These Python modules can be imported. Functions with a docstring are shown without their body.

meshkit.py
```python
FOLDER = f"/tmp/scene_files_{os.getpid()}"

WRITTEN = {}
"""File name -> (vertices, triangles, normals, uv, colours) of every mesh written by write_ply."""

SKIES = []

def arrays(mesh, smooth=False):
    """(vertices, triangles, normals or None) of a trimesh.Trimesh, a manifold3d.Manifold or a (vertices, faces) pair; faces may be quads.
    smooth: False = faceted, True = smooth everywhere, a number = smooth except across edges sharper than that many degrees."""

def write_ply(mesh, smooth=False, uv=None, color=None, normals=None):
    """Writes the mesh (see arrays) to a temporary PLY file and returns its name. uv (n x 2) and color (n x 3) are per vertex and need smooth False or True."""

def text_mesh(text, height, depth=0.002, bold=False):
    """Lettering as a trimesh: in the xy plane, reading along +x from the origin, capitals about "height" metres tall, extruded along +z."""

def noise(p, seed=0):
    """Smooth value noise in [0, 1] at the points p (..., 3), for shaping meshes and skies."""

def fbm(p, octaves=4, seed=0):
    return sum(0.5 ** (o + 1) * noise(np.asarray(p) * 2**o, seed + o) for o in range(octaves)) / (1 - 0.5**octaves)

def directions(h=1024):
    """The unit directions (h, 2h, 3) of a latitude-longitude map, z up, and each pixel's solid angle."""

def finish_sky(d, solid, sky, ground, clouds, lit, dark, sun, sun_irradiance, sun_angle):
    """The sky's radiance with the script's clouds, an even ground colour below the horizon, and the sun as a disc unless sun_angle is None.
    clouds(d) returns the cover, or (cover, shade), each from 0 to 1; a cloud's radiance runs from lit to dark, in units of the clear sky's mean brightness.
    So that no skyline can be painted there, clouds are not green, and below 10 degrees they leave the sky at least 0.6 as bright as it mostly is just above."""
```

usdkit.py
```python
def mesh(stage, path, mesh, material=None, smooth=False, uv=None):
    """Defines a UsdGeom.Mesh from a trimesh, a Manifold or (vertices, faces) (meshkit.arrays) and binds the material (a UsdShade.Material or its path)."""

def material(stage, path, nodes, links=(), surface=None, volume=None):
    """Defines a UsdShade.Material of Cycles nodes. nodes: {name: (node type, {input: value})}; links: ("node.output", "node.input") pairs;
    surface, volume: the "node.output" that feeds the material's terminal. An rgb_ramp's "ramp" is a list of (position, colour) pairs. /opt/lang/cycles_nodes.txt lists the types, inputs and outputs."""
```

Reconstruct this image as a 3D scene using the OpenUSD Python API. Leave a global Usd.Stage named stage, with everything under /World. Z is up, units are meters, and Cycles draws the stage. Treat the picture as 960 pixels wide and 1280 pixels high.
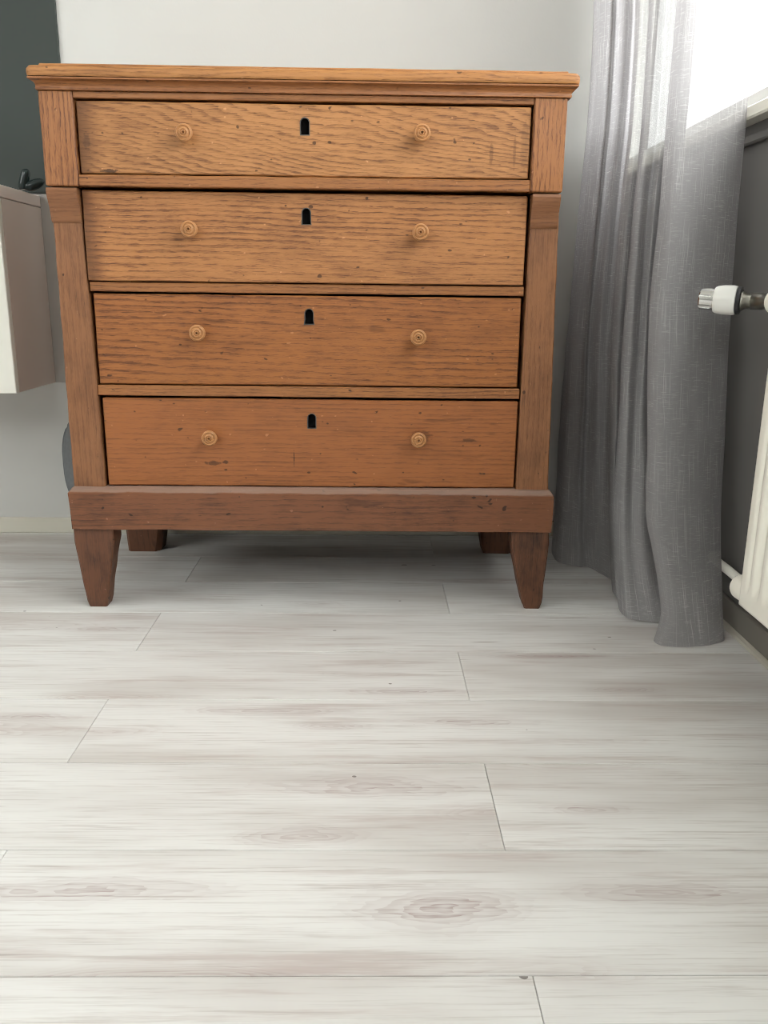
import math, random
import numpy as np, trimesh, manifold3d, usdkit, meshkit
from pxr import Usd, UsdGeom, UsdLux, UsdShade, Gf, Sdf, Vt

random.seed(7)
stage = Usd.Stage.CreateInMemory()
UsdGeom.SetStageUpAxis(stage, 'Z')
UsdGeom.SetStageMetersPerUnit(stage, 1.0)
UsdGeom.Xform.Define(stage, '/World')
UsdGeom.Scope.Define(stage, '/World/Looks')

# ------------------------------------------------------------------ camera
FOCAL_PX, PITCH, YAW, ROLL, EYE = 1048.84, 0.2545, 0.0172, 0.0114, (0.0, 0.0, 0.6)
fw = np.array([math.sin(YAW) * math.cos(PITCH), math.cos(YAW) * math.cos(PITCH), -math.sin(PITCH)])
rt = np.array([math.cos(YAW), -math.sin(YAW), 0.0])
up = np.cross(rt, fw)
rt, up = math.cos(ROLL) * rt + math.sin(ROLL) * up, -math.sin(ROLL) * rt + math.cos(ROLL) * up
cam = UsdGeom.Camera.Define(stage, '/World/camera')
cam.AddTransformOp().Set(Gf.Matrix4d(*rt, 0, *up, 0, *(-fw), 0, *EYE, 1))
cam.CreateHorizontalApertureAttr(36.0)
cam.CreateVerticalApertureAttr(48.0)
cam.CreateFocalLengthAttr(FOCAL_PX * 36.0 / 960.0)
cam.CreateClippingRangeAttr(Gf.Vec2f(0.02, 200.0))
cam.CreateExposureAttr(0.0)

# ------------------------------------------------------------------ sky: bright, thin overcast
SKY = 5.8
usdkit.material(stage, '/World/Looks/overcast_sky', {
    'tc': ('texture_coordinate', {}),
    'sp': ('separate_xyz', {}),
    'rp': ('rgb_ramp', {'ramp': [(0.0, (.30, .30, .29)), (.49, (.42, .42, .41)), (.52, (.84, .845, .84)), (1.0, (1.0, 1.0, .985))]}),
    'mr': ('map_range', {'from_min': -1.0, 'from_max': 1.0, 'to_min': 0.0, 'to_max': 1.0}),
    'bg': ('background_shader', {'strength': SKY}),
}, [('tc.generated', 'sp.vector'), ('sp.z', 'mr.value'), ('mr.result', 'rp.fac'), ('rp.color', 'bg.color')], surface='bg.background')
dome = UsdLux.DomeLight.Define(stage, '/World/sky')
dome.CreateIntensityAttr(1.0)
UsdShade.MaterialBindingAPI.Apply(dome.GetPrim()).Bind(UsdShade.Material.Get(stage, '/World/Looks/overcast_sky'))


# ------------------------------------------------------------------ node graphs
class Graph:
    def __init__(self):
        self.nodes, self.links = {}, []

    def add(self, kind, out=None, **inputs):
        n = f'n{len(self.nodes)}'
        vals = {}
        for k, v in inputs.items():
            if isinstance(v, str) and '.' in v and v.split('.')[0] in self.nodes:
                self.links.append((v, f'{n}.{k}'))
            else:
                vals[k] = v
        self.nodes[n] = (kind, vals)
        return f'{n}.{out}' if out else n

    def math(self, op, a, b=0.0, c=0.0):
        return self.add('math', 'value', math_type=op, value1=a, value2=b, value3=c)

    def noise(self, vec, scale=1.0, detail=2.0, rough=.5, distortion=0.0):
        return self.add('noise_texture', 'fac', vector=vec, scale=scale, detail=detail, roughness=rough, distortion=distortion)

    def mapped(self, vec, scale, loc=(0, 0, 0)):
        return self.add('mapping', 'vector', vector=vec, scale=scale, location=loc)

    def rng(self, v, a, b, c=0.0, d=1.0):
        return self.add('map_range', 'result', range_type='smoothstep', value=v, from_min=a, from_max=b, to_min=c, to_max=d, clamp=True)

    def mix(self, fac, a, b, kind='mix'):
        return self.add('mix_color', 'result', blend_type=kind, fac=fac, a=a, b=b)

    def done(self, name, surface):
        return usdkit.material(stage, '/World/Looks/' + name, self.nodes, self.links, surface=surface)


def plain(name, color, rough=.6, metallic=0.0, spot=.04, spot_scale=6.0, bump=0.0, bump_scale=300.0, **more):
    g = Graph()
    pos = g.add('geometry', 'position')
    n = g.noise(pos, spot_scale, 3.0)
    lo, hi = [tuple(c * (1 + s * spot) for c in color) for s in (-1, 1)]
    col = g.mix(n, lo, hi)
    kw = dict(base_color=col, roughness=rough, metallic=metallic, **more)
    if bump:
        kw['normal'] = g.add('bump', 'normal', height=g.noise(pos, bump_scale, 2.0), strength=bump, distance=.001)
    return g.done(name, g.add('principled_bsdf', 'BSDF', **kw))


def oak(name, light, dark, vertical=False, freq=70.0, warp=2.0, warp_scale=(1.6, 7.0), slope=0.0, wiggle=.8, seed=0.0, contrast=1.0, grime=None, marks=(), rough=.42, dust=None, tone=.48):
    """Waxed old oak: growth-ring lines, open pores, blotches, small knocks and stains."""
    g = Graph()
    pos = g.add('geometry', 'position')
    s = g.add('separate_xyz', vector=pos)
    x, y, z = s + '.x', s + '.y', s + '.z'
    along, across = (z, x) if vertical else (x, z)
    vec = g.add('combine_xyz', 'vector', x=g.math('add', along, seed), y=g.math('add', across, seed * .37), z=y)
    wob = g.noise(g.mapped(vec, (warp_scale[0], warp_scale[1], 3.0)), 1.0, 2.0, .5)
    wig = g.noise(g.mapped(vec, (9.0, 26.0, 10.0)), 1.0, 2.0, .5)
    fine = g.noise(g.mapped(vec, (40.0, 160.0, 40.0)), 1.0, 2.0, .6)
    field = g.math('multiply_add', across, freq, g.math('multiply', along, slope * freq))
    field = g.math('multiply_add', wob, warp * 6.0, field)
    field = g.math('multiply_add', wig, wiggle, field)
    field = g.math('multiply_add', fine, .7, field)
    saw = g.math('fraction', field)
    ring = g.math('multiply', g.rng(saw, .30, .88), g.rng(saw, .92, 1.0, 1.0, 0.0))     # earlywood at one side of each ring
    dash = g.rng(g.noise(g.mapped(vec, (26.0, 620.0, 60.0)), 1.0, 3.0, .65), .38, .62)
    pores = g.noise(g.mapped(vec, (48.0, 1000.0, 90.0)), 1.0, 3.0, .65)
    pore = g.rng(g.math('multiply_add', ring, .10, pores), .56, .68)
    fibre = g.noise(g.mapped(vec, (8.0, 380.0, 60.0)), 1.0, 4.0, .7)
    blotch = g.noise(g.mapped(vec, (3.0, 6.0, 5.0)), 1.0, 5.0, .65)
    cloud = g.noise(g.mapped(vec, (17.0, 34.0, 20.0), (4.0, 4.0, 0)), 1.0, 4.0, .65)
    amount = g.rng(g.noise(g.mapped(vec, (2.2, 12.0, 5.0)), 1.0, 2.0), .30, .66)
    line = g.math('multiply', g.math('multiply', ring, amount), g.math('multiply_add', dash, .75, .25))
    d = g.math('multiply', line, .74 * contrast)
    d = g.math('add', d, g.math('multiply', pore, .62 * contrast))
    d = g.math('add', d, g.math('multiply', g.math('subtract', fibre, .5), 1.3))
    d = g.math('add', d, g.math('multiply', g.math('subtract', blotch, .45), tone * 2.6))
    d = g.math('add', d, g.math('multiply', g.math('subtract', cloud, .5), tone * 1.7))
    d = g.add('clamp', 'result', value=d)
    col = g.mix(d, light, dark)
    spots = g.rng(g.noise(g.mapped(vec, (60.0, 85.0, 60.0)), 1.0, 1.0), .735, .79)
    col = g.mix(g.math('multiply', spots, .8), col, tuple(c * .30 for c in dark))
    knock = g.rng(g.noise(g.mapped(vec, (90.0, 110.0, 60.0), (5.1, 2.2, 0)), 1.0, 1.0), .745, .80)
    col = g.mix(g.math('multiply', knock, .5), col, tuple(min(1.0, c * 1.6 + .05) for c in light))
    stain = g.rng(g.noise(g.mapped(vec, (7.0, 26.0, 9.0), (1.7, 8.2, 0)), 1.0, 3.0, .6), .66, .74)
    col = g.mix(g.math('multiply', stain, .45), col, tuple(c * .55 for c in dark))
    if grime:                                                         # (left x, width): a worn dark band of old wax down one edge
        edge = g.math('subtract', g.math('subtract', x, grime[0]), g.math('multiply', g.noise(g.mapped(pos, (6, 6, 22)), 1.0, 3.0), .03))
        col = g.mix(g.rng(edge, -.014, grime[1], .75, 0.0), col, tuple(c * .7 for c in dark))
    for mx, mz, rx, rz, k in marks:                                   # single old stains and dents
        ex = g.math('divide', g.math('subtract', x, mx), rx)
        ez = g.math('divide', g.math('subtract', z, mz), rz)
        dist = g.math('add', g.math('multiply', ex, ex), g.math('multiply', ez, ez))
        dist = g.math('add', dist, g.math('multiply', g.math('subtract', g.noise(g.mapped(pos, (150, 150, 260)), 1.0, 2.0), .5), 2.2))
        col = g.mix(g.rng(dist, .25, 1.0, k, 0.0), col, tuple(c * .35 for c in dark))
    if dust:                                                          # pale dust and wear on the ledge above this height
        dn = g.math('add', z, g.math('multiply', g.math('subtract', cloud, .5), .006))
        col = g.mix(g.rng(dn, dust, dust + .0022, 0.0, .6), col, (.30, .215, .175))
    hgt = g.math('subtract', g.math('multiply', fibre, .5), g.math('add', pore, g.math('multiply', spots, 2.0)))
    nrm = g.add('bump', 'normal', height=hgt, strength=.35, distance=.0006)
    rg = g.rng(blotch, .2, .8, rough - .08, rough + .12)
    return g.done(name, g.add('principled_bsdf', 'BSDF', base_color=col, roughness=rg, normal=nrm, specular_ior_level=.4))


# oak of the chest (reads lighter above, redder and darker at plinth and feet, as the old finish is)
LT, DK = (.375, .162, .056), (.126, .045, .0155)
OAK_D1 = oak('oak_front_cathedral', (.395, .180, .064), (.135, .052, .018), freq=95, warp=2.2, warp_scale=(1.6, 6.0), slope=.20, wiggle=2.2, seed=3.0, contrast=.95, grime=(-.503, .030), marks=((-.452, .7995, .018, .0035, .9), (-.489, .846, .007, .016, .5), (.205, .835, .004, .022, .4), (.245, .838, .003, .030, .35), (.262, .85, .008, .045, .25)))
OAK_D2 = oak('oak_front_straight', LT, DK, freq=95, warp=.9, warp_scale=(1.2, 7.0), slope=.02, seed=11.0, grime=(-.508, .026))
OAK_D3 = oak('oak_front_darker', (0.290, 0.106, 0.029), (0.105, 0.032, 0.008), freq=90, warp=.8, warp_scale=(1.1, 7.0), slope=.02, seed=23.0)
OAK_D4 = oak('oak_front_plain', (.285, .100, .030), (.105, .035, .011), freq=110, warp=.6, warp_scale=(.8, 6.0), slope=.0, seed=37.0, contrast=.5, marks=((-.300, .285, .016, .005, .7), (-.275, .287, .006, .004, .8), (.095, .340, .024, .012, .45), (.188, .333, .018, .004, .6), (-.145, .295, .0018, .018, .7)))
OAK_RAIL = oak('oak_rail', (0.285, 0.115, 0.038), (0.100, 0.034, 0.010), freq=140, warp=.8, seed=41.0, contrast=.9)
OAK_V = oak('oak_upright', (0.294, 0.120, 0.043), (0.109, 0.036, 0.012), vertical=True, freq=130, warp=.8, warp_scale=(2.0, 9.0), seed=51.0, contrast=1.15)
OAK_V2 = oak('oak_pilaster', (.232, .101, .044), (.085, .033, .014), vertical=True, freq=110, warp=.9, seed=58.0, contrast=.5, tone=.8)
OAK_BR = oak('oak_bracket', (.215, .092, .040), (.100, .040, .017), freq=120, warp=1.0, seed=62.0, contrast=.6)
OAK_TOP = oak('oak_top', (0.370, 0.166, 0.055), (0.152, 0.056, 0.017), freq=150, warp=1.2, warp_scale=(4.0, 20.0), seed=71.0, contrast=.7)
OAK_MOULD = oak('oak_moulding', (0.285, 0.111, 0.037), (0.100, 0.033, 0.010), freq=160, warp=.7, seed=77.0, contrast=.7)
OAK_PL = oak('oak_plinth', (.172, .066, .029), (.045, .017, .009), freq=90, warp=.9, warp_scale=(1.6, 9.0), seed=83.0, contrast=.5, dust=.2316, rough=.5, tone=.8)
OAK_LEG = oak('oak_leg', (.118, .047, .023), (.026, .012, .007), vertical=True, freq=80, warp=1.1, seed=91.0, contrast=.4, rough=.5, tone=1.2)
OAK_IN = oak('oak_inside', (.09, .04, .02), (.035, .016, .008), freq=60, warp=1.0, seed=95.0, contrast=.5, rough=.8)
KNOB = oak('turned_knob_wood', (.42, .205, .086), (.22, .092, .033), freq=160, warp=.5, seed=99.0, contrast=.25, rough=.30, tone=.2)
STEEL = plain('old_steel', (.10, .095, .09), .42, metallic=.9, spot=.5, spot_scale=90.0)
BLACK = plain('lock_dark', (.004, .0035, .0035), .9, specular_ior_level=.1)
WALL = plain('wall_paint', (.62, .618, .60), .75, spot=.012, spot_scale=3.0, bump=.12, bump_scale=260.0)
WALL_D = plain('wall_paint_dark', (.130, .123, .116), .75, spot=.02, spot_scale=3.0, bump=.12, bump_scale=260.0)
CEIL = plain('ceiling_paint', (.78, .78, .76), .85, spot=.01)
GREEN = plain('green_paint', (.017, .025, .021), .42, spot=.10, spot_scale=4.0)
SKIRT = plain('skirting_paint', (.68, .655, .57), .5, spot=.02)
SKIRT_R = plain('dark_skirting', (.17, .155, .135), .5, spot=.05)
BEAD = plain('skirting_bead', (.45, .42, .36), .5, spot=.03)
CREAM = plain('cream_lacquer', (.91, .90, .83), .35, spot=.01)
TAUPE = plain('taupe_board', (.79, .695, .63), .5, spot=.03, spot_scale=3.0)
TAUPE_D = plain('taupe_backing', (.42, .40, .375), .6, spot=.03, spot_scale=3.0)
ENAMEL = plain('radiator_enamel', (.90, .88, .79), .32, spot=.01)
PVC = plain('window_frame_white', (.84, .84, .82), .35, spot=.01)
SILL = plain('sill_cream', (.78, .75, .66), .4, spot=.02)
CHROME = plain('chrome', (.62, .62, .60), .16, metallic=1.0, spot=.02)
NICKEL = plain('dull_nickel', (.36, .35, .31), .30, metallic=1.0, spot=.25, spot_scale=80.0)
PLASTIC = plain('white_plastic', (.82, .82, .78), .3, spot=.005)
RUBBER = plain('black_ring', (.010, .010, .012), .4)
GLOSS = plain('black_glaze', (.010, .017, .017), .07, spot=.1)
CLOTH = plain('grey_cushion_cloth', (.17, .18, .19), .9, spot=.15, spot_scale=120.0, bump=.4, bump_scale=700.0)
PAVE = plain('outdoor_paving', (.40, .39, .37), .9, spot=.1, spot_scale=3.0)
SUB = plain('subfloor', (.10, .095, .09), .9)

g = Graph()
flip = g.add('mix_float', 'result', fac=g.add('geometry', 'backfacing'), a=1.45, b=1 / 1.45)     # both faces of the pane act as air to glass
WINDOW_GLASS = g.done('window_glass', g.add('mix_closure', 'closure', fac=g.add('fresnel', 'fac', IOR=flip),
                      closure1=g.add('transparent_bsdf', 'BSDF', color=(.97, .98, .97)), closure2=g.add('glossy_bsdf', 'BSDF', color=(1, 1, 1), roughness=.0)))


KNOTS = [  # (x, y, half length, half width): flames and knots of the printed oak
    (.005, .936, .150, .026), (-.070, .834, .075, .020), (.080, .720, .110, .034), (-.150, 1.133, .130, .016), (-.045, 1.086, .060, .013), (.41, 1.205, .06, .012),
    (.315, .743, .13, .020), (.265, .885, .060, .012), (.13, 1.10, .10, .016), (-.480, 1.11, .07, .015), (-.495, 1.44, .12, .016), (.055, 1.195, .12, .014), (-.30, .745, .16, .022), (.30, 1.33, .10, .012)]


def plank_material(name, tone, pink):
    """Whitewashed oak laminate: long streaks, flame figure round the odd knot, each plank with its own piece of the pattern."""
    g = Graph()
    pos = g.add('geometry', 'position')
    rnd = g.add('object_info', 'random')
    off = g.add('combine_xyz', 'vector', x=g.math('multiply', rnd, 37.0), y=g.math('multiply', rnd, 91.0), z=rnd)
    v = g.add('vector_math', 'vector', math_type='add', vector1=pos, vector2=off)
    big = g.noise(g.mapped(v, (1.5, 9.0, 1.0)), 1.0, 3.0, .55)
    mid = g.noise(g.mapped(v, (3.2, 46.0, 1.0)), 1.0, 5.0, .65)
    fine = g.noise(g.mapped(v, (7.0, 300.0, 1.0)), 1.0, 4.0, .7)
    flame = g.noise(g.mapped(v, (2.6, 13.0, 1.0), (3.3, 1.1, 0)), 1.0, 2.0, .45)
    wig = g.noise(g.mapped(v, (14.0, 90.0, 1.0)), 1.0, 2.0, .6)
    rings = g.math('fraction', g.math('multiply_add', flame, 34.0, g.math('multiply', wig, 1.6)))
    rings = g.rng(rings, .25, 1.0)
    knotmask = g.rng(flame, .57, .74)
    streak = g.rng(mid, .52, .70)
    fin = g.rng(fine, .48, .70)
    light = tuple(c * tone for c in (.705, .698, .682))
    grey = tuple(c * tone for c in (.500, .470, .445))
    rose = tuple(c * tone for c in (.44, .365, .345))
    col = g.mix(g.rng(big, .36, .70, 0, .80), light, grey)
    col = g.mix(g.math('multiply', streak, g.rng(big, .30, .65, .25, .65)), col, rose if pink else grey)
    col = g.mix(g.math('multiply', fin, g.rng(mid, .3, .7, .30, .75)), col, tuple(c * tone for c in (.43, .395, .37)))
    brk = g.math('multiply_add', fin, .65, .35)
    k = g.math('multiply', knotmask, g.math('multiply_add', g.math('multiply', rings, brk), .62, .20))
    col = g.mix(k, col, tuple(c * tone for c in (.37, .295, .275)))
    sx = g.add('separate_xyz', vector=pos)
    near = 9.0
    for cx, cy, rx, ry in KNOTS:
        ex = g.math('divide', g.math('subtract', sx + '.x', cx), rx)
        ey = g.math('divide', g.math('subtract', sx + '.y', cy), ry)
        near = g.math('minimum', near, g.math('sqrt', g.math('add', g.math('multiply', ex, ex), g.math('multiply', ey, ey))))
    wob = g.noise(g.mapped(v, (9.0, 34.0, 1.0)), 1.0, 3.0, .6)
    near = g.math('add', near, g.math('multiply', g.math('subtract', wob, .5), 1.3))
    kr = g.rng(g.math('fraction', g.math('multiply_add', near, 4.5, g.math('multiply', wig, 1.2))), .2, 1.0)
    km = g.math('multiply', g.rng(near, .05, 1.35, 1.0, 0.0), g.math('multiply_add', g.math('multiply', kr, brk), .68, .26))
    col = g.mix(km, col, tuple(c * tone for c in (.30, .215, .205)))
    crack = g.rng(g.noise(g.mapped(v, (5.0, 95.0, 1.0), (7.0, 3.0, 0)), 1.0, 1.0), .735, .80)
    col = g.mix(g.math('multiply', crack, .6), col, tuple(c * tone for c in (.33, .28, .26)))
    dot = g.rng(g.noise(g.mapped(v, (62.0, 75.0, 1.0), (2.0, 6.0, 0)), 1.0, 0.0), .885, .91)
    col = g.mix(g.math('multiply', dot, .8), col, (.10, .08, .07))
    nrm = g.add('bump', 'normal', height=g.math('add', fin, crack), strength=.10, distance=.0005)
    return g.done(name, g.add('principled_bsdf', 'BSDF', base_color=col, roughness=g.rng(fine, .3, .8, .36, .46), normal=nrm, specular_ior_level=.45))


PLANKS = [plank_material('plank_pale', 1.0, False), plank_material('plank_rosy', .97, True), plank_material('plank_grey', .95, True)]


def curtain_material():
    g = Graph()
    uv = g.add('uvmap', 'UV', attribute='st')
    warp = g.noise(g.mapped(uv, (30.0, 30.0, 1)), 1.0, 2.0)
    uv2 = g.add('vector_math', 'vector', math_type='add', vector1=uv, vector2=g.add('combine_xyz', 'vector', x=g.math('multiply', warp, .003), y=g.math('multiply', warp, .004), z=0.0))
    weft = g.rng(g.noise(g.mapped(uv2, (34.0, 560.0, 1)), 1.0, 3.0, .6), .585, .72)
    weft2 = g.rng(g.noise(g.mapped(uv2, (55.0, 520.0, 1), (3, 5, 0)), 1.0, 1.0, .6), .60, .72)
    warpt = g.rng(g.noise(g.mapped(uv2, (560.0, 8.0, 1), (9, 1, 0)), 1.0, 3.0, .6), .545, .72)
    slub = g.math('minimum', g.math('add', g.math('add', weft, warpt), g.math('multiply', weft2, .5)), 1.0)
    weave = g.math('multiply', g.math('multiply_add', g.math('sine', g.math('multiply', g.add('separate_xyz', 'x', vector=uv), 4200.0)), .5, .5),
                   g.math('multiply_add', g.math('sine', g.math('multiply', g.add('separate_xyz', 'y', vector=uv), 4200.0)), .5, .5))
    patch = g.rng(g.noise(g.mapped(uv, (14.0, 9.0, 1)), 1.0, 2.0), .3, .7)
    slub = g.math('multiply', slub, g.math('multiply_add', patch, .6, .4))
    body = g.mix(slub, (.40, .388, .388), (.74, .72, .71))
    thru = g.mix(slub, (.31, .30, .315), (.64, .64, .65))
    cloth = g.add('mix_closure', 'closure', fac=.48, closure1=g.add('diffuse_bsdf', 'BSDF', color=body), closure2=g.add('translucent_bsdf', 'BSDF', color=thru))
    hole = g.math('multiply_add', slub, .06, g.math('multiply_add', weave, .07, .165))
    out = g.add('mix_closure', 'closure', fac=hole, closure1=cloth, closure2=g.add('transparent_bsdf', 'BSDF', color=(1, 1, 1)))
    return g.done('sheer_curtain_cloth', out)


CURTAIN = curtain_material()

# ------------------------------------------------------------------ shape and scene helpers
USED = {}


def numbered(parent, name):
    k = USED.get((parent, name), 0)
    USED[(parent, name)] = k + 1
    return name if k == 0 else f'{name}_{k:03d}'


def path_of(parent):
    return '/World' if parent is None else str(parent.GetPath())


def obj(name, mesh, mat, parent=None, smooth=30, uv=None):
    pp = path_of(parent)
    return usdkit.mesh(stage, pp + '/' + numbered(pp, name), mesh, mat, smooth=smooth, uv=uv).GetPrim()


def tag(o, label=None, cat=None, group=None, kind=None):
    for k, v in (('label', label), ('category', cat), ('group', group), ('kind', kind)):
        if v:
            o.SetCustomDataByKey(k, v)
    return o


def thing(name, label, cat, group=None, kind=None):
    x = UsdGeom.Xform.Define(stage, '/World/' + numbered('/World', name))
    return tag(x.GetPrim(), label, cat, group, kind)


def mf(m):
    return manifold3d.Manifold(manifold3d.Mesh(np.asarray(m.vertices, np.float32), np.asarray(m.faces, np.uint32)))


def tm(m):
    k = m.to_mesh()
    return trimesh.Trimesh(k.vert_properties[:, :3], k.tri_verts, process=True)


def hull(points):
    return trimesh.convex.convex_hull(np.asarray(points, float))


def box(x0, x1, y0, y1, z0, z1, b=.0015):
    """A box with its twelve edges chamfered by b."""
    b = min(b, .45 * min(x1 - x0, y1 - y0, z1 - z0))
    pts = []
    for x, sx in ((x0, 1), (x1, -1)):
        for y, sy in ((y0, 1), (y1, -1)):
            for z, sz in ((z0, 1), (z1, -1)):
                pts += [(x + sx * b, y + sy * b, z), (x + sx * b, y, z + sz * b), (x, y + sy * b, z + sz * b)]
    return hull(pts)


def join(*ms):
    return trimesh.util.concatenate(list(ms))


def cyl(p0, p1, r0, r1=None, n=32):
    return lathe([(0, r0), (np.linalg.norm(np.subtract(p1, p0)), r0 if r1 is None else r1)], p0, p1, n)


def lathe(profile, p0, p1, n=32):
    """Closed solid of revolution: profile of (distance from p0 towards p1, radius)."""
    p0, p1 = np.asarray(p0, float), np.asarray(p1, float)
    w = (p1 - p0) / np.linalg.norm(p1 - p0)
    u = np.cross(w, [0, 0, 1.0] if abs(w[2]) < .9 else [1.0, 0, 0])
    u /= np.linalg.norm(u)
    v = np.cross(w, u)
    a = np.arange(n) * 2 * math.pi / n
    ring = np.cos(a)[:, None] * u + np.sin(a)[:, None] * v
    vs = [p0 + w * profile[0][0]]
    for h, r in profile:
        vs += list(p0 + w * h + ring * max(r, 1e-5))
    vs.append(p0 + w * profile[-1][0])
    f, m = [], len(profile)
    for i in range(n):
        j = (i + 1) % n
        f.append((0, 1 + j, 1 + i))
        for k in range(m - 1):
            a0, b0 = 1 + k * n + i, 1 + k * n + j
            f += [(a0, b0, b0 + n), (a0, b0 + n, a0 + n)]
        f.append((1 + m * n, 1 + (m - 1) * n + i, 1 + (m - 1) * n + j))
    t = trimesh.Trimesh(np.array(vs), np.array(f), process=False)
    t.fix_normals()
    return t


def loft(rings, cap=True):
    """Skin through rings (each n points, same order)."""
    rings = [np.asarray(r, float) for r in rings]
    n, m = len(rings[0]), len(rings)
    v, f = np.vstack(rings), []
    for k in range(m - 1):
        for i in range(n):
            j = (i + 1) % n
            a, b = k * n + i, k * n + j
            f += [(a, b, b + n), (a, b + n, a + n)]
    if cap:
        for base, flip in ((0, True), ((m - 1) * n, False)):
            c = len(v)
            v = np.vstack([v, v[base:base + n].mean(0)])
            for i in range(n):
                j = (i + 1) % n
                f.append((base + j, base + i, c) if flip else (base + i, base + j, c))
    t = trimesh.Trimesh(v, np.array(f), process=False)
    t.fix_normals()
    return t


def prism(poly, axis, a, b):
    """Extrudes a 2-D outline. axis 'x': outline in (y, z); 'y': in (x, z); 'z': in (x, y)."""
    from shapely.geometry import Polygon
    m = trimesh.creation.extrude_polygon(Polygon(poly), b - a, engine='earcut')
    v = np.array(m.vertices)
    v[:, 2] += a
    v = {'x': v[:, [2, 0, 1]], 'y': v[:, [0, 2, 1]], 'z': v}[axis]
    t = trimesh.Trimesh(v, m.faces)
    t.fix_normals()
    return t


def tube(points, r, n=16):
    P = np.asarray(points, float)
    rings = []
    for i, p in enumerate(P):
        d = P[min(i + 1, len(P) - 1)] - P[max(i - 1, 0)]
        d /= np.linalg.norm(d)
        u = np.cross(d, [0, 0, 1.0] if abs(d[2]) < .9 else [1.0, 0, 0])
        u /= np.linalg.norm(u)
        w = np.cross(d, u)
        a = np.arange(n) * 2 * math.pi / n
        rr = r[i] if np.ndim(r) else r
        rings.append(p + rr * (np.cos(a)[:, None] * u + np.sin(a)[:, None] * w))
    return loft(rings)


def worn(m, amp, length, seed, step=.012):
    """Breaks the straightness of long edges: refines, then moves the surface a little."""
    q = mf(m).refine_to_length(step)
    t = tm(q)
    v = np.array(t.vertices)
    for k in range(3):
        v[:, k] += (meshkit.noise(v / length, seed + 17 * k) - .5) * 2 * amp
    t.vertices = v
    return t


# ------------------------------------------------------------------ the room
XR, YB, XL, YF, ZC = .6846, 2.0795, -2.7, -1.7, 2.65            # inner faces; ceiling height
WY0, WY1, WZ0, WZ1 = -.75, 2.60, .925, 2.30                     # window opening in the right wall


def struct(name, mesh, mat, parent=None, smooth=30):
    return tag(obj(name, mesh, mat, parent, smooth), kind='structure')


XN, YN = .590, 2.66                                              # the wall steps back here: a window recess, hidden by the curtain
wb = mf(box(XL - .2, XN, YB, YN + .2, -.05, ZC + .1, .001)) + mf(box(XN - .1, XR + .11, YN, YN + .2, -.05, ZC + .1, .001))
struct('wall_back', tm(wb), WALL)
LY0, LY1, LZ0, LZ1 = -1.3, .9, 1.3, 2.45                        # opening in the left wall
wl = mf(box(XL - .2, XL, YF - .2, YB, -.05, ZC + .1, .001)) - mf(box(XL - .4, XL + .1, LY0, LY1, LZ0, LZ1, .001))
struct('wall_left', tm(wl), WALL)
wr = mf(box(XR, XR + .11, YF - .2, YN, -.05, ZC + .1, .001)) - mf(box(XR - .1, XR + .4, WY0, WY1, WZ0, WZ1, .001))
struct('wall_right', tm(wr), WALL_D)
GX0, GX1, GZ0, GZ1 = -2.0, -.2, 1.55, 2.5                       # opening in the wall behind the camera
wf = mf(box(XL, XR, YF - .2, YF, -.05, ZC + .1, .001)) - mf(box(GX0, GX1, YF - .4, YF + .1, GZ0, GZ1, .001))
struct('wall_front', tm(wf), WALL)
struct('ceiling', box(XL - .2, XR + .11, YF - .2, YN + .2, ZC, ZC + .1, .001), CEIL)
struct('ground_outdoors', box(-12, 14, -14, 12, -.35, -.30, .001), PAVE)

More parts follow.
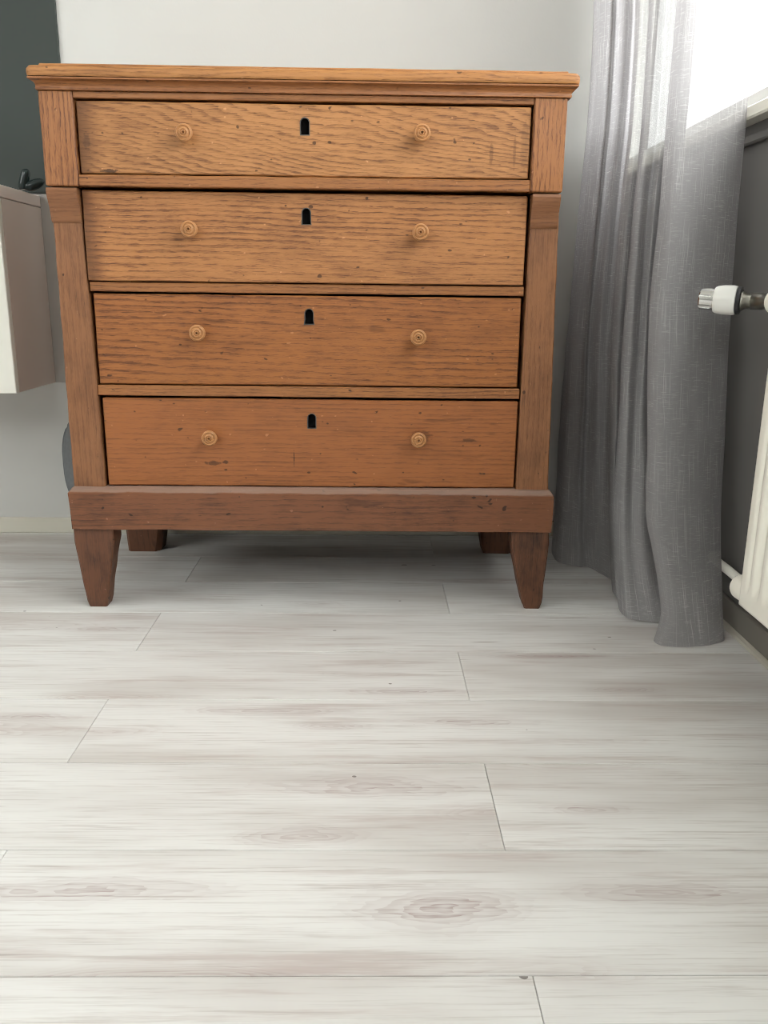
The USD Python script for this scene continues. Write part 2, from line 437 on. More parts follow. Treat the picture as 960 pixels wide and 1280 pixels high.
# floor: laminate planks, one mesh each, over a dark screed
fl = UsdGeom.Xform.Define(stage, '/World/floor').GetPrim()
tag(fl, kind='structure')
obj('screed', tm(mf(box(XL, XR, YF, YB, -.05, -.009, .001)) + mf(box(XN, XR, YB - .1, YN, -.05, -.009, .001))), SUB, fl)
PW, PY0, PL, GAP = .1783, .6319, 1.11, .0005
row0, row1 = math.floor((YF - PY0) / PW), math.ceil((YN - PY0) / PW)
prnd = random.Random(5)
for r in range(row0, row1):
    for y0, y1, xl in ((YF, YB, XL), (YB, YN, XN)):
        ya, yb = max(PY0 + r * PW, y0), min(PY0 + (r + 1) * PW, y1)
        x = (.152 if (r % 2) else -.3985) - 5 * PL + prnd.uniform(-.006, .006)
        while x < XR:
            xa, xb = max(x, xl), min(x + PL, XR)
            x += PL
            if xb - xa < .01 or yb - ya < .005:
                continue
            lift = prnd.uniform(-.00012, .00012)
            obj('plank', box(xa + GAP * .6, xb - GAP * .6, ya + GAP, yb - GAP, -.0088, lift, .0006), PLANKS[prnd.choice([0, 0, 1, 1, 2])], fl, smooth=False)

# skirting boards
struct('baseboard_back', box(XL, XN, YB - .010, YB, 0, .0395, .002), SKIRT)
bb = thing('baseboard_right', None, None, kind='structure')
obj('board', box(XR - .010, XR, YF, YN, 0, .050, .002), SKIRT_R, bb)
obj('bead', prism([(XR - .020, 0), (XR - .0105, 0), (XR - .0105, .008), (XR - .014, .0075), (XR - .018, .005)], 'y', YF, YN), BEAD, bb)

# the window in the right wall
w1 = thing('window_1', None, None, kind='structure')
FX0, FX1 = XR + .018, XR + .085
fr = mf(box(FX0, FX1, WY0, WY1, WZ0 + .012, WZ1, .003))
for a, b in ((WY0 + .045, .52), (.58, WY1 - .045)):
    fr = fr - mf(box(FX0 - .1, FX1 + .1, a, b, WZ0 + .040, WZ1 - .05, .004))
obj('window_frame', tm(fr), PVC, w1)
for a, b in ((WY0 + .045, .52), (.58, WY1 - .045)):
    obj('pane', box(FX0 + .030, FX0 + .034, a - .008, b + .008, WZ0 + .034, WZ1 - .042, .0005), WINDOW_GLASS, w1, smooth=False)
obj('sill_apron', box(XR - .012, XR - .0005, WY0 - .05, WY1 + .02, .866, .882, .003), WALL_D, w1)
struct('window_sill', box(XR - .030, XR + .017, WY0 - .06, WY1 + .03, .902, .9245, .003), SILL)

# the window behind the camera
w2 = thing('window_2', None, None, kind='structure')
fr = mf(box(GX0, GX1, YF - .12, YF - .05, GZ0, GZ1, .003))
mid = (GX0 + GX1) / 2
for a, b in ((GX0 + .06, mid - .04), (mid + .04, GX1 - .06)):
    fr = fr - mf(box(a, b, YF - .3, YF + .1, GZ0 + .07, GZ1 - .06, .003))
    obj('pane', box(a - .008, b + .008, YF - .088, YF - .084, GZ0 + .062, GZ1 - .052, .0005), WINDOW_GLASS, w2, smooth=False)
obj('window_frame', tm(fr), PVC, w2)

# the window in the left wall, out of the picture
w3 = thing('window_3', None, None, kind='structure')
fr = mf(box(XL - .12, XL - .05, LY0, LY1, LZ0, LZ1, .003))
mid = (LY0 + LY1) / 2
for a, b in ((LY0 + .06, mid - .04), (mid + .04, LY1 - .06)):
    fr = fr - mf(box(XL - .3, XL + .1, a, b, LZ0 + .07, LZ1 - .06, .003))
    obj('pane', box(XL - .088, XL - .084, a - .008, b + .008, LZ0 + .062, LZ1 - .052, .0005), WINDOW_GLASS, w3, smooth=False)
obj('window_frame', tm(fr), PVC, w3)

# dark green panel on the back wall
pan = mf(box(-1.75, -.6985, YB - .009, YB - .0005, .816, 1.95, .0015))
tag(obj('wall_panel', worn(tm(pan), .0012, .03, 4, .02), GREEN), 'dark green painted panel on the wall behind the cabinet', 'wall panel')

# ------------------------------------------------------------------ the chest of drawers
chest = thing('chest_of_drawers', 'old oak chest of four drawers with turned wooden knobs and tapered feet', 'chest of drawers')
YU, YL_, YP = 1.548, 1.566, 1.543            # faces: upper storey, lower storey, plinth
XA, XB = -.5625, .3335                       # outer sides
YBK = 1.985                                  # back
# top board: raised field over a round-nosed board
obj('top_board', join(worn(box(XA + .006, XB - .005, YU - .004, YBK, .9600, .9645, .0015), .0005, .05, 3)), OAK_TOP, chest)


def ring(o, z):
    return [(XA - o, YU - o, z), (XB + o, YU - o, z), (XB + o, YBK, z), (XA - o, YBK, z)]


def rounded_ring(o, z, r=.010, n=4):
    x0, x1, y0, y1 = XA - o, XB + o, YU - o, YBK
    pts = []
    for cx, cy, a0 in ((x0 + r, y0 + r, math.pi), (x1 - r, y0 + r, 1.5 * math.pi)):
        for k in range(n + 1):
            a = a0 + k * .5 * math.pi / n
            pts.append((cx + r * math.cos(a), cy + r * math.sin(a), z))
    pts += [(x1, y1, z), (x0, y1, z)]
    return pts


prof = [(.009, .9432), (.0128, .9438), (.0140, .9460), (.0145, .950), (.0140, .9555), (.0115, .9592), (.008, .9602)]
obj('top_board', worn(loft([rounded_ring(o, z) for o, z in prof]), .0007, .03, 8, .016), OAK_TOP, chest)
prof = [(-.004, .9245), (.0025, .9247), (.0030, .9268), (.0022, .9290), (.0025, .9322), (.0045, .9355), (.0078, .9380), (.0108, .9392), (.0118, .9400), (.0118, .9426), (.010, .9432)]
obj('cornice_moulding', loft([ring(o, z) for o, z in prof]), OAK_MOULD, chest, smooth=40)
# uprights of the top storey, brackets, pilasters below
xi0, xi1 = -.5060, .2745
for x0, x1, s in ((XA, xi0, 0), (xi1, XB - .003, 1)):
    obj('stile', worn(box(x0, x1, YU, YU + .06, .7735, .9246, .0022), .0006, .05, 21 + s), OAK_V, chest)
for x0, x1, xb0, xb1 in ((XA, xi0 - .0045, -.5600, -.5085), (xi1 + .0055, XB - .005, .2815, .3305)):
    yz = [(YL_ + .02, .7145), (YL_ - .0005, .7145), (YL_ - .0045, .7185), (YL_ - .006, .727), (YL_ - .0085, .738), (YL_ - .0130, .7475), (YU + .0005, .7560), (YU - .0015, .7660), (YU + .001, .7710), (YL_ + .02, .7712)]
    obj('bracket', prism(yz, 'x', x0, x1), OAK_BR, chest, smooth=35)
for (t0, t1, b0, b1) in ((-.5610, -.5115, -.5640, -.5040), (.2805, .3300, .2800, .3415)):
    m = hull([(x + sx, y, z) for x, sx, z in ((t0, 0, .7716), (t1, 0, .7716), (b0, 0, .2385), (b1, 0, .2385)) for y in (YL_ + .0016, YL_ + .06)] +
             [(x, YL_, z) for x, z in ((t0 + .0016, .7716), (t1 - .0016, .7716), (b0 + .0016, .2385), (b1 - .0016, .2385))])
    obj('pilaster', worn(m, .0007, .04, int(100 * abs(t0)), .012), OAK_V2, chest)
# carcass
obj('side_panel', box(XA, XA + .018, YL_ + .06, YBK - .008, .1625, .9245, .001), OAK_V2, chest)
obj('side_panel', box(XB - .018, XB, YL_ + .06, YBK - .008, .1625, .9245, .001), OAK_V2, chest)
obj('back_panel', box(XA, XB, YBK - .008, YBK, .1625, .9245, .001), OAK_IN, chest)
obj('bottom_board', box(XA + .018, XB - .018, YL_ + .02, YBK - .008, .165, .178, .001), OAK_IN, chest)
# rails between the drawers
obj('top_rail', box(xi0, xi1, YU + .003, YU + .04, .9138, .9246, .0012), OAK_RAIL, chest)
obj('drawer_rail', worn(box(xi0 + .0005, xi1 - .0005, YU + .001, YU + .10, .7743, .7932, .0016), .0006, .05, 33), OAK_RAIL, chest)
obj('drawer_rail', worn(box(-.5062, .2760, YL_ + .002, YL_ + .10, .5985, .6150, .0014), .0005, .05, 35), OAK_RAIL, chest)
obj('drawer_rail', worn(box(-.5062, .2775, YL_ + .002, YL_ + .10, .4118, .4310, .0014), .0005, .05, 36), OAK_RAIL, chest)


def arch(cx, z0, z1, hw, grow=0.0, n=10, foot=0.0):
    """A round-headed keyhole outline in (x, z)."""
    hw, z0, z1 = hw + grow, z0 - grow, z1 + grow
    pts = [(cx - hw - foot, z0), (cx + hw + foot, z0), (cx + hw, z0 + .006 + foot)]
    pts += [(cx + hw * math.cos(a), z1 - hw + hw * math.sin(a)) for a in np.linspace(0, math.pi, n)]
    return pts + [(cx - hw, z0 + .006 + foot)]


def make_drawer(x0, x1, z0, z1, yf, mat, knobs, key, seed):
    front = worn(box(x0, x1, yf, yf + .022, z0, z1, .0018), .0007, .05, seed, .014)
    kx, kz, ft = key
    hole = arch(kx, kz - .0125, kz + .0135, .0070, 0, 10, ft)
    cut = mf(front) - mf(prism(arch(kx, kz - .0125, kz + .0135, .0070, .0016, 10, ft), 'y', yf - .01, yf + .0135))
    d = obj('drawer', tm(cut), mat, chest)
    rim = mf(prism(arch(kx, kz - .0125, kz + .0135, .0070, .0015, 10, ft), 'y', yf - .0004, yf + .0134)) - mf(prism(hole, 'y', yf - .01, yf + .0118))
    # the lock plate inside: a round-ended slot seen as black
    obj('escutcheon', tm(rim), STEEL, d, smooth=False)
    obj('keyhole', prism(arch(kx, kz - .0125, kz + .0135, .0070, -.0001, 10, ft), 'y', yf + .0085, yf + .0117), BLACK, d, smooth=False)
    for (cx, cz), tilt in zip(knobs, ((.0, .0), (-.03, .02))):
        prof = [(0, .0065), (.004, .0068), (.009, .0062), (.013, .0090), (.0155, .0128), (.0185, .0146), (.0215, .0146), (.0240, .0130), (.0247, .0116), (.0236, .0104), (.0230, .0096), (.0236, .0088),
                (.0256, .0076), (.0262, .0060), (.0252, .0051), (.0246, .0044), (.0254, .0037), (.0266, .0032), (.0266, .0024), (.0258, .0020), (.0200, .0018), (.0195, .0004)]
        obj('knob', lathe(prof, (cx, yf - .0002, cz), (cx + tilt[0], yf - 1.0, cz + tilt[1]), 36), KNOB, d, smooth=50)
    # side and bottom of the drawer box, inside the carcass
    obj('drawer_box', join(box(x0 + .004, x0 + .014, yf + .0222, YBK - .05, z0 + .01, z1 - .012), box(x1 - .014, x1 - .004, yf + .0222, YBK - .05, z0 + .01, z1 - .012),
                           box(x0 + .0145, x1 - .0145, yf + .0222, YBK - .05, z0 + .010, z0 + .018)), OAK_IN, d, smooth=False)
    return d


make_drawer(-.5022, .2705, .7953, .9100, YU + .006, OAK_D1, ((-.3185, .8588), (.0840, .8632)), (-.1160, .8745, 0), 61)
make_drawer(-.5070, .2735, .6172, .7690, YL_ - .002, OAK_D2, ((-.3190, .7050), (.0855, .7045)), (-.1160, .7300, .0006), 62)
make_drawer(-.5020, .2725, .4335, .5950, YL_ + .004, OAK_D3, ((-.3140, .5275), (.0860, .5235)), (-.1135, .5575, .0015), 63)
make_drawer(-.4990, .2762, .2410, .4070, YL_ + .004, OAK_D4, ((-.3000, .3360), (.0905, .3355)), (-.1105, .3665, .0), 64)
# plinth with a bevelled top edge
pl = hull([(x, y, z) for x0, x1, y0, z in ((-.5660, .3480, YP, .1605), (-.5680, .3485, YP - .001, .231), (-.5630, .3440, YP + .012, .2392)) for x in (x0, x1) for y in (y0, YL_ + .05)])
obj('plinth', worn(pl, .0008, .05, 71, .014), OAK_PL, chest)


def leg(top, bottom, y0, y1, curve, seed, z1=.1604):
    """Sawn, tapering block foot: (left, right) at top and bottom; a short upright neck, then the taper."""
    rings = []
    for k in range(13):
        t = k / 12                                                   # 0 top .. 1 floor
        s = max(0.0, (t - .16) / .84)
        a = s ** 1.05
        b = s ** curve
        l, r = top[0] + (bottom[0] - top[0]) * a, top[1] + (bottom[1] - top[1]) * b
        yb = y1 - (y1 - y0) * .22 * s
        z, c = z1 * (1 - t), .003
        if k == 12:
            l, r = l + .002, r - .002
        yy = y0 + .004 * s + (.002 if k == 12 else 0)
        rings.append([(l + c, yy, z), (r - c, yy, z), (r, yy + c, z), (r, yb - c, z), (r - c, yb, z), (l + c, yb, z), (l, yb - c, z), (l, yy + c, z)])
    return worn(loft(rings), .0011, .025, seed, .010)


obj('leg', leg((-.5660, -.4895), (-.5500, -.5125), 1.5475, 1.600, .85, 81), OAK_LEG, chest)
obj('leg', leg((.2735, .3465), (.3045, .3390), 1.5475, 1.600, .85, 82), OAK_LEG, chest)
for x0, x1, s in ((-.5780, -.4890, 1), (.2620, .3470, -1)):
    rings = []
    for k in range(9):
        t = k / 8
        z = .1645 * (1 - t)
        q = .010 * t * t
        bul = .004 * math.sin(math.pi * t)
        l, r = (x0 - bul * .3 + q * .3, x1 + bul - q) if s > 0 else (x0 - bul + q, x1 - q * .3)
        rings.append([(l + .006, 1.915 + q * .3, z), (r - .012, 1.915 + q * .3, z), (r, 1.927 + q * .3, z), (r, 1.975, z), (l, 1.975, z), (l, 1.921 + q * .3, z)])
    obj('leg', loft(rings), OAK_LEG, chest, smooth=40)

# ------------------------------------------------------------------ grey round cushion wedged behind the chest
c = thing('floor_cushion', 'plump grey cushion wedged between the chest of drawers and the wall', 'cushion')
cz, cx, ca, cb = .0400 + .150, -.5600, .1905, .150


def pillow_ring(y, k, n=72):
    t = np.arange(n) * 2 * math.pi / n
    ex = lambda v: np.sign(v) * np.abs(v) ** (2 / 2.9)
    return np.stack([cx + ca * k * ex(np.cos(t)), np.full(n, y), cz + cb * k * ex(np.sin(t))], -1)


obj('cover', loft([pillow_ring(YBK + .0005 + d, k) for d, k in ((0, .30), (.003, .62), (.010, .82), (.022, .935), (.036, .985), (.046, 1.0), (.056, .985), (.070, .935), (.080, .82), (.083, .62), (.0835, .30))]), CLOTH, c, smooth=60)
pr_ = pillow_ring(YBK + .0465, 1.002)
obj('piping', tube(list(pr_) + [pr_[0]], .0026, 8), CLOTH, c, smooth=60)

# ------------------------------------------------------------------ wall cabinet on the left
cab = thing('wall_cabinet', 'wall-hung cabinet with cream front and taupe side, left of the chest', 'cabinet')
CX0, CX1, CY0, CY1, CZ0, CZ1 = -1.62, -.7672, 1.852, YB - .011, .3823, .8095
obj('body', box(CX0, CX1, CY0, CY1, CZ0, CZ1 - .0262, .0012), TAUPE, cab)
obj('top_panel', box(CX0, CX1 + .0006, CY0 - .018, CY1, CZ1 - .0250, CZ1, .0016), TAUPE, cab)
half = (CX0 + CX1) / 2
obj('door', box(half + .0015, CX1 + .0004, CY0 - .0185, CY0 - .001, CZ0 - .0005, CZ1 - .0268, .0016), CREAM, cab)
obj('door', box(CX0, half - .0015, CY0 - .0185, CY0 - .001, CZ0 - .0005, CZ1 - .0268, .0016), CREAM, cab)
obj('back_panel', box(CX0, CX1 + .052, CY1 + .0005, YB - .0005, CZ0 - .0005, CZ1 + .0040, .001), TAUPE_D, cab)

# small glossy black ornament on the cabinet's back edge: an upright lobe and a long low body
orn = thing('ornament', 'small glossy black two-lobed ornament on top of the wall cabinet', 'ornament')
OX, OY, OZ = -.7645, 1.98, CZ1 + .0015


def lobe(points, radii):
    P, R = np.array(points, float), np.array(radii, float)
    t = np.linspace(0, 1, len(P))
    tt = np.linspace(0, 1, 22)
    from scipy.interpolate import CubicSpline, PchipInterpolator
    return tube(CubicSpline(t, P)(tt), np.maximum(PchipInterpolator(t, R)(tt), .0004), 20)


neck = lobe([(OX - .006, OY, OZ + .002), (OX - .004, OY, OZ + .012), (OX + .001, OY, OZ + .028), (OX + .0045, OY, OZ + .040), (OX + .0055, OY, OZ + .0455)], [.0075, .0105, .0100, .0085, .0010])
bod = lobe([(OX - .008, OY, OZ + .0090), (OX + .008, OY + .002, OZ + .0096), (OX + .020, OY + .006, OZ + .0140), (OX + .031, OY + .010, OZ + .0190), (OX + .039, OY + .013, OZ + .0220)], [.0015, .0105, .0110, .0085, .0010])
obj('upright_lobe', neck, GLOSS, orn, smooth=60)
obj('long_lobe', bod, GLOSS, orn, smooth=60)

# ------------------------------------------------------------------ curtain
from scipy.interpolate import CubicSpline, PchipInterpolator


def to_px(P):
    d = np.asarray(P) - np.array(EYE)
    k = d @ fw
    return 480 + FOCAL_PX * (d @ rt) / k, 640 - FOCAL_PX * (d @ up) / k


# the hanging line of each fold: (height, x) found once from the photograph, (y at the rail, y at the hem) its distance
FOLDS = [  # trace rows/cols give the fold's line, ya/yb its distance high up and at the floor, dx a shift into the fold
    (((0, 749), (150, 741), (250, 730), (400, 717), (550, 705), (640, 701), (708, 697)), 1.900, 1.840, 0),
    (((0, 756), (150, 748), (250, 737), (400, 723), (550, 712), (640, 708), (708, 706)), 1.885, 1.822, 0),
    (((0, 763), (150, 755), (250, 745), (400, 731), (550, 722), (640, 718), (709, 718)), 1.872, 1.812, 0),
    (((0, 767), (150, 759), (250, 749), (400, 735), (550, 727), (640, 724), (710, 726)), 1.858, 1.800, 0),
    (((0, 770), (150, 762), (250, 752), (400, 738), (550, 731), (640, 729), (711, 732)), 1.868, 1.808, 0),
    (((0, 778), (150, 770), (250, 759), (400, 745), (550, 739), (640, 737), (713, 742)), 1.842, 1.790, 0),
    (((0, 785), (150, 777), (250, 766), (400, 752), (550, 747), (640, 746), (713, 748)), 1.822, 1.768, 0),
    (((0, 791), (150, 782), (250, 772), (400, 760), (550, 755), (640, 754), (725, 757)), 1.835, 1.740, 0),
    (((0, 800), (150, 791), (250, 780), (400, 769), (550, 765), (640, 765), (740, 768)), 1.800, 1.700, 0),
    (((0, 796), (150, 788), (250, 778), (400, 767), (550, 763), (640, 762), (745, 766)), 1.720, 1.640, 0),
    (((0, 806), (150, 797), (250, 786), (400, 775), (550, 769), (640, 767), (745, 771)), 1.700, 1.610, 0),
    (((0, 818), (150, 808), (250, 799), (400, 787), (550, 779), (640, 775), (760, 782)), 1.735, 1.640, 0),
    (((0, 814), (150, 804), (250, 795), (400, 783), (550, 775), (640, 770), (770, 777)), 1.655, 1.520, 0),
    (((0, 823), (150, 812), (250, 802), (400, 791), (550, 783), (640, 779), (778, 786)), 1.645, 1.485, 0),
    (((0, 833), (150, 822), (250, 811), (400, 800), (550, 792), (640, 789), (780, 802)), 1.665, 1.480, 0),
    (((0, 842), (150, 829), (250, 819), (400, 807), (550, 801), (640, 800), (783, 818)), 1.640, 1.475, 0),
    (((0, 860), (150, 846), (250, 836), (400, 824), (550, 820), (640, 820), (785, 834)), 1.690, 1.480, 0),
    (((0, 872), (150, 858), (250, 845), (400, 829), (550, 822), (640, 821), (690, 829), (765, 838), (785, 838)), 1.660, 1.470, 0),
    (((0, 868), (150, 855), (250, 842), (400, 826), (550, 819), (640, 818), (690, 826), (765, 836), (790, 832)), 1.640, 1.440, 0),
    (((0, 847), (150, 834), (250, 826), (400, 813), (550, 810), (640, 809), (690, 817), (765, 827), (788, 822), (806, 816)), 1.575, 1.390, 0),
    (((0, 858), (150, 846), (250, 838), (400, 826), (550, 821), (640, 820), (690, 827), (765, 836), (790, 831), (808, 826)), 1.545, 1.372, 0),
    (((0, 880), (150, 868), (250, 860), (400, 850), (550, 846), (640, 845), (808, 855)), 1.535, 1.366, 0),
    (((0, 902), (150, 893), (250, 886), (400, 876), (550, 872), (640, 871), (807, 880)), 1.545, 1.372, 0),
    (((0, 924), (150, 916), (250, 909), (400, 897), (550, 892), (640, 890), (804, 897)), 1.562, 1.385, 0),
    (((0, 941), (60, 939), (150, 933), (250, 924), (400, 912), (550, 905), (640, 902), (803, 905)), 1.580, 1.400, 0),
]
ZT = 2.395
levels = np.concatenate([np.linspace(.0015, .12, 9), np.linspace(.16, 1.22, 34), np.linspace(1.35, ZT, 8)])
pts = np.zeros((len(FOLDS), len(levels), 3))
hem = [0.004, .004, .004, .004, .003, .003, .003, .003, .003, .002, .002, .003, .004, .006, .004, .002, .008, .012, .006, .0, .0, .0, .0, .0, .0]
for i, (tr, ya, yb, dx) in enumerate(FOLDS):
    tr = np.array(tr, float)
    col = PchipInterpolator(tr[:, 0], tr[:, 1], extrapolate=True)
    for j, z in enumerate(levels):
        zz = min(z, 1.22)
        t = min(zz / .95, 1.0)
        y = yb + (ya - yb) * (t * (2 - t)) ** .85
        x = .55
        for _ in range(8):
            cx_, row = to_px((x, y, zz))
            want = float(col(np.clip(row, 0, tr[-1, 0])))
            x += (want - cx_) * y / FOCAL_PX * .98
        pts[i, j] = (min(x, XR - .026), y, z + hem[i] * max(0.0, 1 - z / .15))
# the rest of the gathered cloth lies folded behind, towards the window
BEHIND = [(.562, 2.035), (.553, 1.945), (.545, 2.040), (.536, 1.925), (.526, 2.040), (.516, 1.930), (.504, 2.030), (.490, 1.945), (.474, 2.000)]
back = np.zeros((len(BEHIND), len(levels), 3))
for i, (bx, by) in enumerate(BEHIND):
    for j, z in enumerate(levels):
        back[i, j] = (bx + (pts[0, j, 0] - pts[0, -1, 0]) * .6 + (.004 if i % 2 else -.002) * math.sin(3 * z + i), by, z + .004 * max(0.0, 1 - z / .15))
pts = np.concatenate([back, pts])
d = np.linalg.norm(np.diff(pts[:, 20, :2], axis=0), axis=1)
arc = np.concatenate([[0], np.cumsum(d)])
NU = 420
u = np.linspace(0, arc[-1], NU)
grid = np.zeros((NU, len(levels), 3))
for j in range(len(levels)):
    grid[:, j] = PchipInterpolator(arc, pts[:, j])(u) * .65 + CubicSpline(arc, pts[:, j])(u) * .35
zf = np.concatenate([np.linspace(0, 1, 150)])
zz_i = np.linspace(0, len(levels) - 1, 190)
fine = PchipInterpolator(np.arange(len(levels)), grid, axis=1)(zz_i)
nz = meshkit.fbm(fine * np.array([9, 9, 4.0]), 3, 5) - .5
nz2 = meshkit.fbm(fine * np.array([30, 30, 13.0]), 2, 9) - .5
fade = np.clip(1 - np.abs(fine[..., 2] - .35) / .9, .15, 1)
fine[..., 0] += (nz * .014 + nz2 * .004) * fade * .6
fine[..., 1] += (nz2 * .008 - nz * .006) * fade
fine[..., 0] = np.minimum(fine[..., 0], XR - .024)
fine[..., 2] = np.maximum(fine[..., 2], .0015)
nu, nv = fine.shape[:2]
idx = np.arange(nu * nv).reshape(nu, nv)
quads = np.stack([idx[:-1, :-1], idx[1:, :-1], idx[1:, 1:], idx[:-1, 1:]], -1).reshape(-1, 4)
uv = np.stack([np.repeat(u[:, None], nv, 1), fine[..., 2]], -1).reshape(-1, 2)
cur = thing('curtain', 'grey sheer slubbed curtain hanging to the floor at the window', 'curtain')
fine[..., 1] = np.minimum(fine[..., 1], YB - .03)
obj('fabric', (fine.reshape(-1, 3), quads), CURTAIN, cur, smooth=True, uv=uv)
rail = thing('curtain_rail', 'white ceiling rail above the grey curtain', 'curtain rail')
obj('track', box(.535, .665, -1.2, YB - .01, ZT + .004, ZC - .0005, .003), PVC, rail)

# ------------------------------------------------------------------ radiator
rad = thing('radiator', 'cream ribbed panel radiator on the wall under the window', 'radiator')
RX, RY0, RY1, RZ0, RZ1 = .5846, -.15, 1.246, .1270, .640
ny, nz_ = 420, 40
yy = np.linspace(RY1, RY0, ny)
zz = np.concatenate([np.linspace(RZ0, RZ0 + .012, 6)[:-1], np.linspace(RZ0 + .012, RZ0 + .075, 12)[:-1], np.linspace(RZ0 + .075, RZ1 - .075, 8)[:-1], np.linspace(RZ1 - .075, RZ1 - .012, 12)[:-1], np.linspace(RZ1 - .012, RZ1, 6)])
Yg, Zg = np.meshgrid(yy, zz, indexing='ij')
ph = ((RY1 - .022 - Yg) / .0333) % 1.0
rib = np.clip((np.abs(ph - .5) - .18) / .14, 0, 1)
rib = rib * rib * (3 - 2 * rib)                                   # 0 on the crest, 1 in the groove
win = np.clip((Zg - RZ0 - .028) / .022, 0, 1) * np.clip((RZ1 - .028 - Zg) / .022, 0, 1) * np.clip((RY1 - .022 - Yg) / .006, 0, 1)
dep = .007 * rib * win * 1.0
edge = np.minimum.reduce([Zg - RZ0, RZ1 - Zg, RY1 - Yg, Yg - RY0])
dep = dep + .006 * (1 - np.sqrt(np.clip(1 - (1 - np.clip(edge / .006, 0, 1)) ** 2, 0, 1)))
front = np.stack([RX + dep, Yg, Zg], -1)
backp = front.copy()
backp[..., 0] = RX + .018
n1 = front.shape[0] * front.shape[1]
ix = np.arange(n1).reshape(front.shape[:2])
q = np.stack([ix[:-1, :-1], ix[:-1, 1:], ix[1:, 1:], ix[1:, :-1]], -1).reshape(-1, 4)
bd = np.concatenate([ix[0, :], ix[1:, -1], ix[-1, -2::-1], ix[-2:0:-1, 0]])
nb = np.roll(bd, -1)
side = np.stack([bd, nb, nb + n1, bd + n1], -1)
allq = np.vstack([q, q[:, ::-1] + n1, side])
tr = trimesh.Trimesh(np.vstack([front.reshape(-1, 3), backp.reshape(-1, 3)]), np.vstack([allq[:, [0, 1, 2]], allq[:, [0, 2, 3]]]), process=False)
tr.fix_normals()
obj('front_panel', tr, ENAMEL, rad, smooth=50)
obj('back_panel', box(.632, .644, RY0, RY1 - .004, RZ0 + .004, RZ1 - .004, .004), ENAMEL, rad)
fins = [box(.6035, .6315, y, y + .0012, RZ0 + .03, RZ1 - .04, .0002) for y in np.arange(RY0 + .02, RY1 - .04, .0333)]
tag(obj('convector_fins', join(*fins), ENAMEL, rad, smooth=False), kind='stuff')
obj('top_grille', join(*[box(.6032, .6318, y, y + .006, RZ1 - .012, RZ1 - .004, .001) for y in np.arange(RY0 + .01, RY1 - .02, .014)]), ENAMEL, rad, smooth=False)
for z in (.1455, RZ1 - .045):
    prof = [(0, .0165), (.035, .0165), (.040, .0200), (.065, .0212), (.0695, .0200), (.0718, .0165), (.0722, .0)]
    obj('pipe_boss', lathe(prof, (.606, RY1 - .032, z), (.606, RY1 + 1, z), 32), ENAMEL, rad, smooth=40)
for y in (.15, .95):
    obj('wall_bracket', box(.6445, XR - .0003, y, y + .03, .22, .50, .002), PVC, rad)

# flow pipe along the wall, from behind the curtain to the radiator's lower corner
pp = thing('heating_pipe', 'white heating pipe running low along the wall from radiator to curtain', 'pipe')
obj('pipe', tube([(XR + .001, 1.560, .112), (.676, 1.559, .112), (.668, 1.553, .112), (.664, 1.540, .112), (.663, 1.520, .112), (.662, 1.46, .113), (.658, 1.385, .114), (.654, 1.357, .116)], .0085, 18), ENAMEL, pp, smooth=60)
obj('elbow', tube([(.656, 1.362, .115), (.652, 1.342, .117), (.643, 1.3275, .124), (.630, 1.3175, .133), (.622, 1.312, .139), (.612, 1.3115, .1445), (.606, 1.300, .1455), (.606, 1.280, .1455)], .0098, 18), ENAMEL, pp, smooth=60)

# thermostatic valve on the upper boss
val = thing('thermostatic_valve', 'white thermostatic radiator valve with chrome end cap in front of the curtain', 'radiator valve')
VZ, VX, VY = RZ1 - .045, .606, RY1 + .0395
obj('union_nut', lathe([(0, .0125), (.002, .0150), (.013, .0150), (.015, .0125)], (VX, VY, VZ), (VX, VY + 1, VZ), 6), NICKEL, val, smooth=False)
obj('valve_body', lathe([(0, .0105), (.012, .0105), (.022, .0085), (.030, .0105), (.038, .0130), (.070, .0130), (.075, .0110)], (VX, VY + .0135, VZ), (VX, VY + 1, VZ), 28), NICKEL, val, smooth=40)
ax = np.array([-.86, .50, .03])
ax /= np.linalg.norm(ax)
h0 = np.array([VX - .004, VY + .0715, VZ])
obj('collar', lathe([(0, .0105), (.010, .0118), (.014, .0145), (.018, .0145)], h0, h0 + ax, 28), NICKEL, val, smooth=40)
obj('sealing_ring', lathe([(.0172, .0185), (.0182, .0212), (.0232, .0218), (.0242, .0205)], h0, h0 + ax, 40), RUBBER, val, smooth=40)
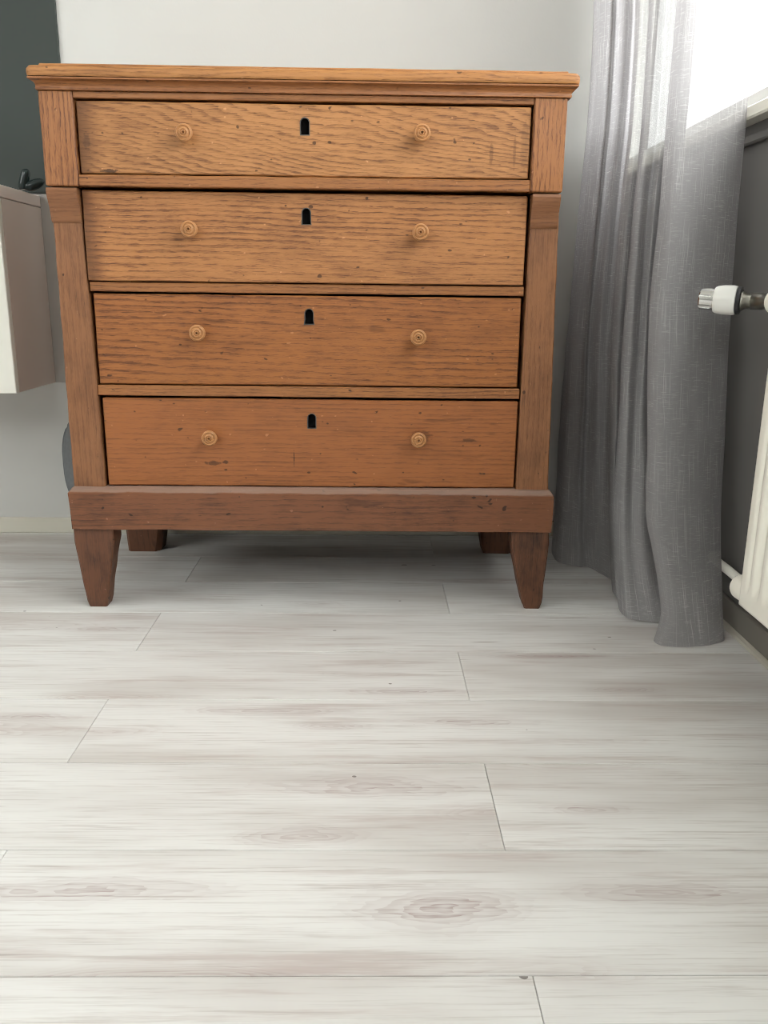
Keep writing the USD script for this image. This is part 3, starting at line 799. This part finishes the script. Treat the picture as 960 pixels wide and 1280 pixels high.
obj('valve_head', lathe([(.0236, .0190), (.0250, .0222), (.030, .0232), (.045, .0228), (.054, .0214), (.0575, .0194), (.058, .0178)], h0, h0 + ax, 48), PLASTIC, val, smooth=40)
cap = mf(lathe([(.0575, .0174), (.068, .0170), (.0785, .0162), (.0805, .0142), (.0808, .0)], h0, h0 + ax, 48))
for k in range(6):                                                   # finger grips cut along the cap
    w_ = np.cross(ax, [0, 0, 1.0]); w_ /= np.linalg.norm(w_); v_ = np.cross(ax, w_)
    a_ = k * math.pi / 3 + .3
    o_ = h0 + ax * .062 + (math.cos(a_) * w_ + math.sin(a_) * v_) * .0196
    cap = cap - mf(cyl(o_, o_ + ax * .03, .0050, n=16))
obj('end_cap', tm(cap), CHROME, val, smooth=30)

# ------------------------------------------------------------------ what the pieces of the setting are, and parts that look unlike the rest of their thing
for name, label, cat in (
        ('wall_back', 'pale grey plastered wall behind the chest of drawers', 'wall'), ('wall_right', 'dark grey painted wall under the window behind the radiator', 'wall'),
        ('wall_left', 'pale grey painted wall on the far left with a window', 'wall'), ('wall_front', 'pale grey painted wall opposite the chest with a window', 'wall'),
        ('ceiling', 'plain white painted ceiling over the room', 'ceiling'), ('floor', 'whitewashed oak laminate plank floor with faint rosy knots', 'floor'),
        ('ground_outdoors', 'grey paved ground outside the windows', 'ground'), ('baseboard_back', 'low cream skirting board along the wall behind the chest', 'skirting board'),
        ('baseboard_right', 'dark skirting board with pale bead below the radiator', 'skirting board'), ('window_1', 'white framed window glaring behind the grey curtain', 'window'),
        ('window_2', 'white framed high window in the wall opposite the chest', 'window'), ('window_3', 'white framed high window in the far left wall', 'window'),
        ('window_sill', 'cream window sill above the dark wall and radiator', 'window sill')):
    tag(stage.GetPrimAtPath('/World/' + name), label, cat)
for where, label in (('thermostatic_valve/end_cap', 'chrome grip at the free end'), ('thermostatic_valve/sealing_ring', 'black ring'), ('thermostatic_valve/valve_head', 'white barrel'),
                     ('wall_cabinet/door', 'cream lacquered front'), ('chest_of_drawers/plinth', 'darker red-brown base board with dusty ledge'),
                     ('chest_of_drawers/drawer', 'top drawer with slanting wavy grain')):
    tag(stage.GetPrimAtPath('/World/' + where), label)
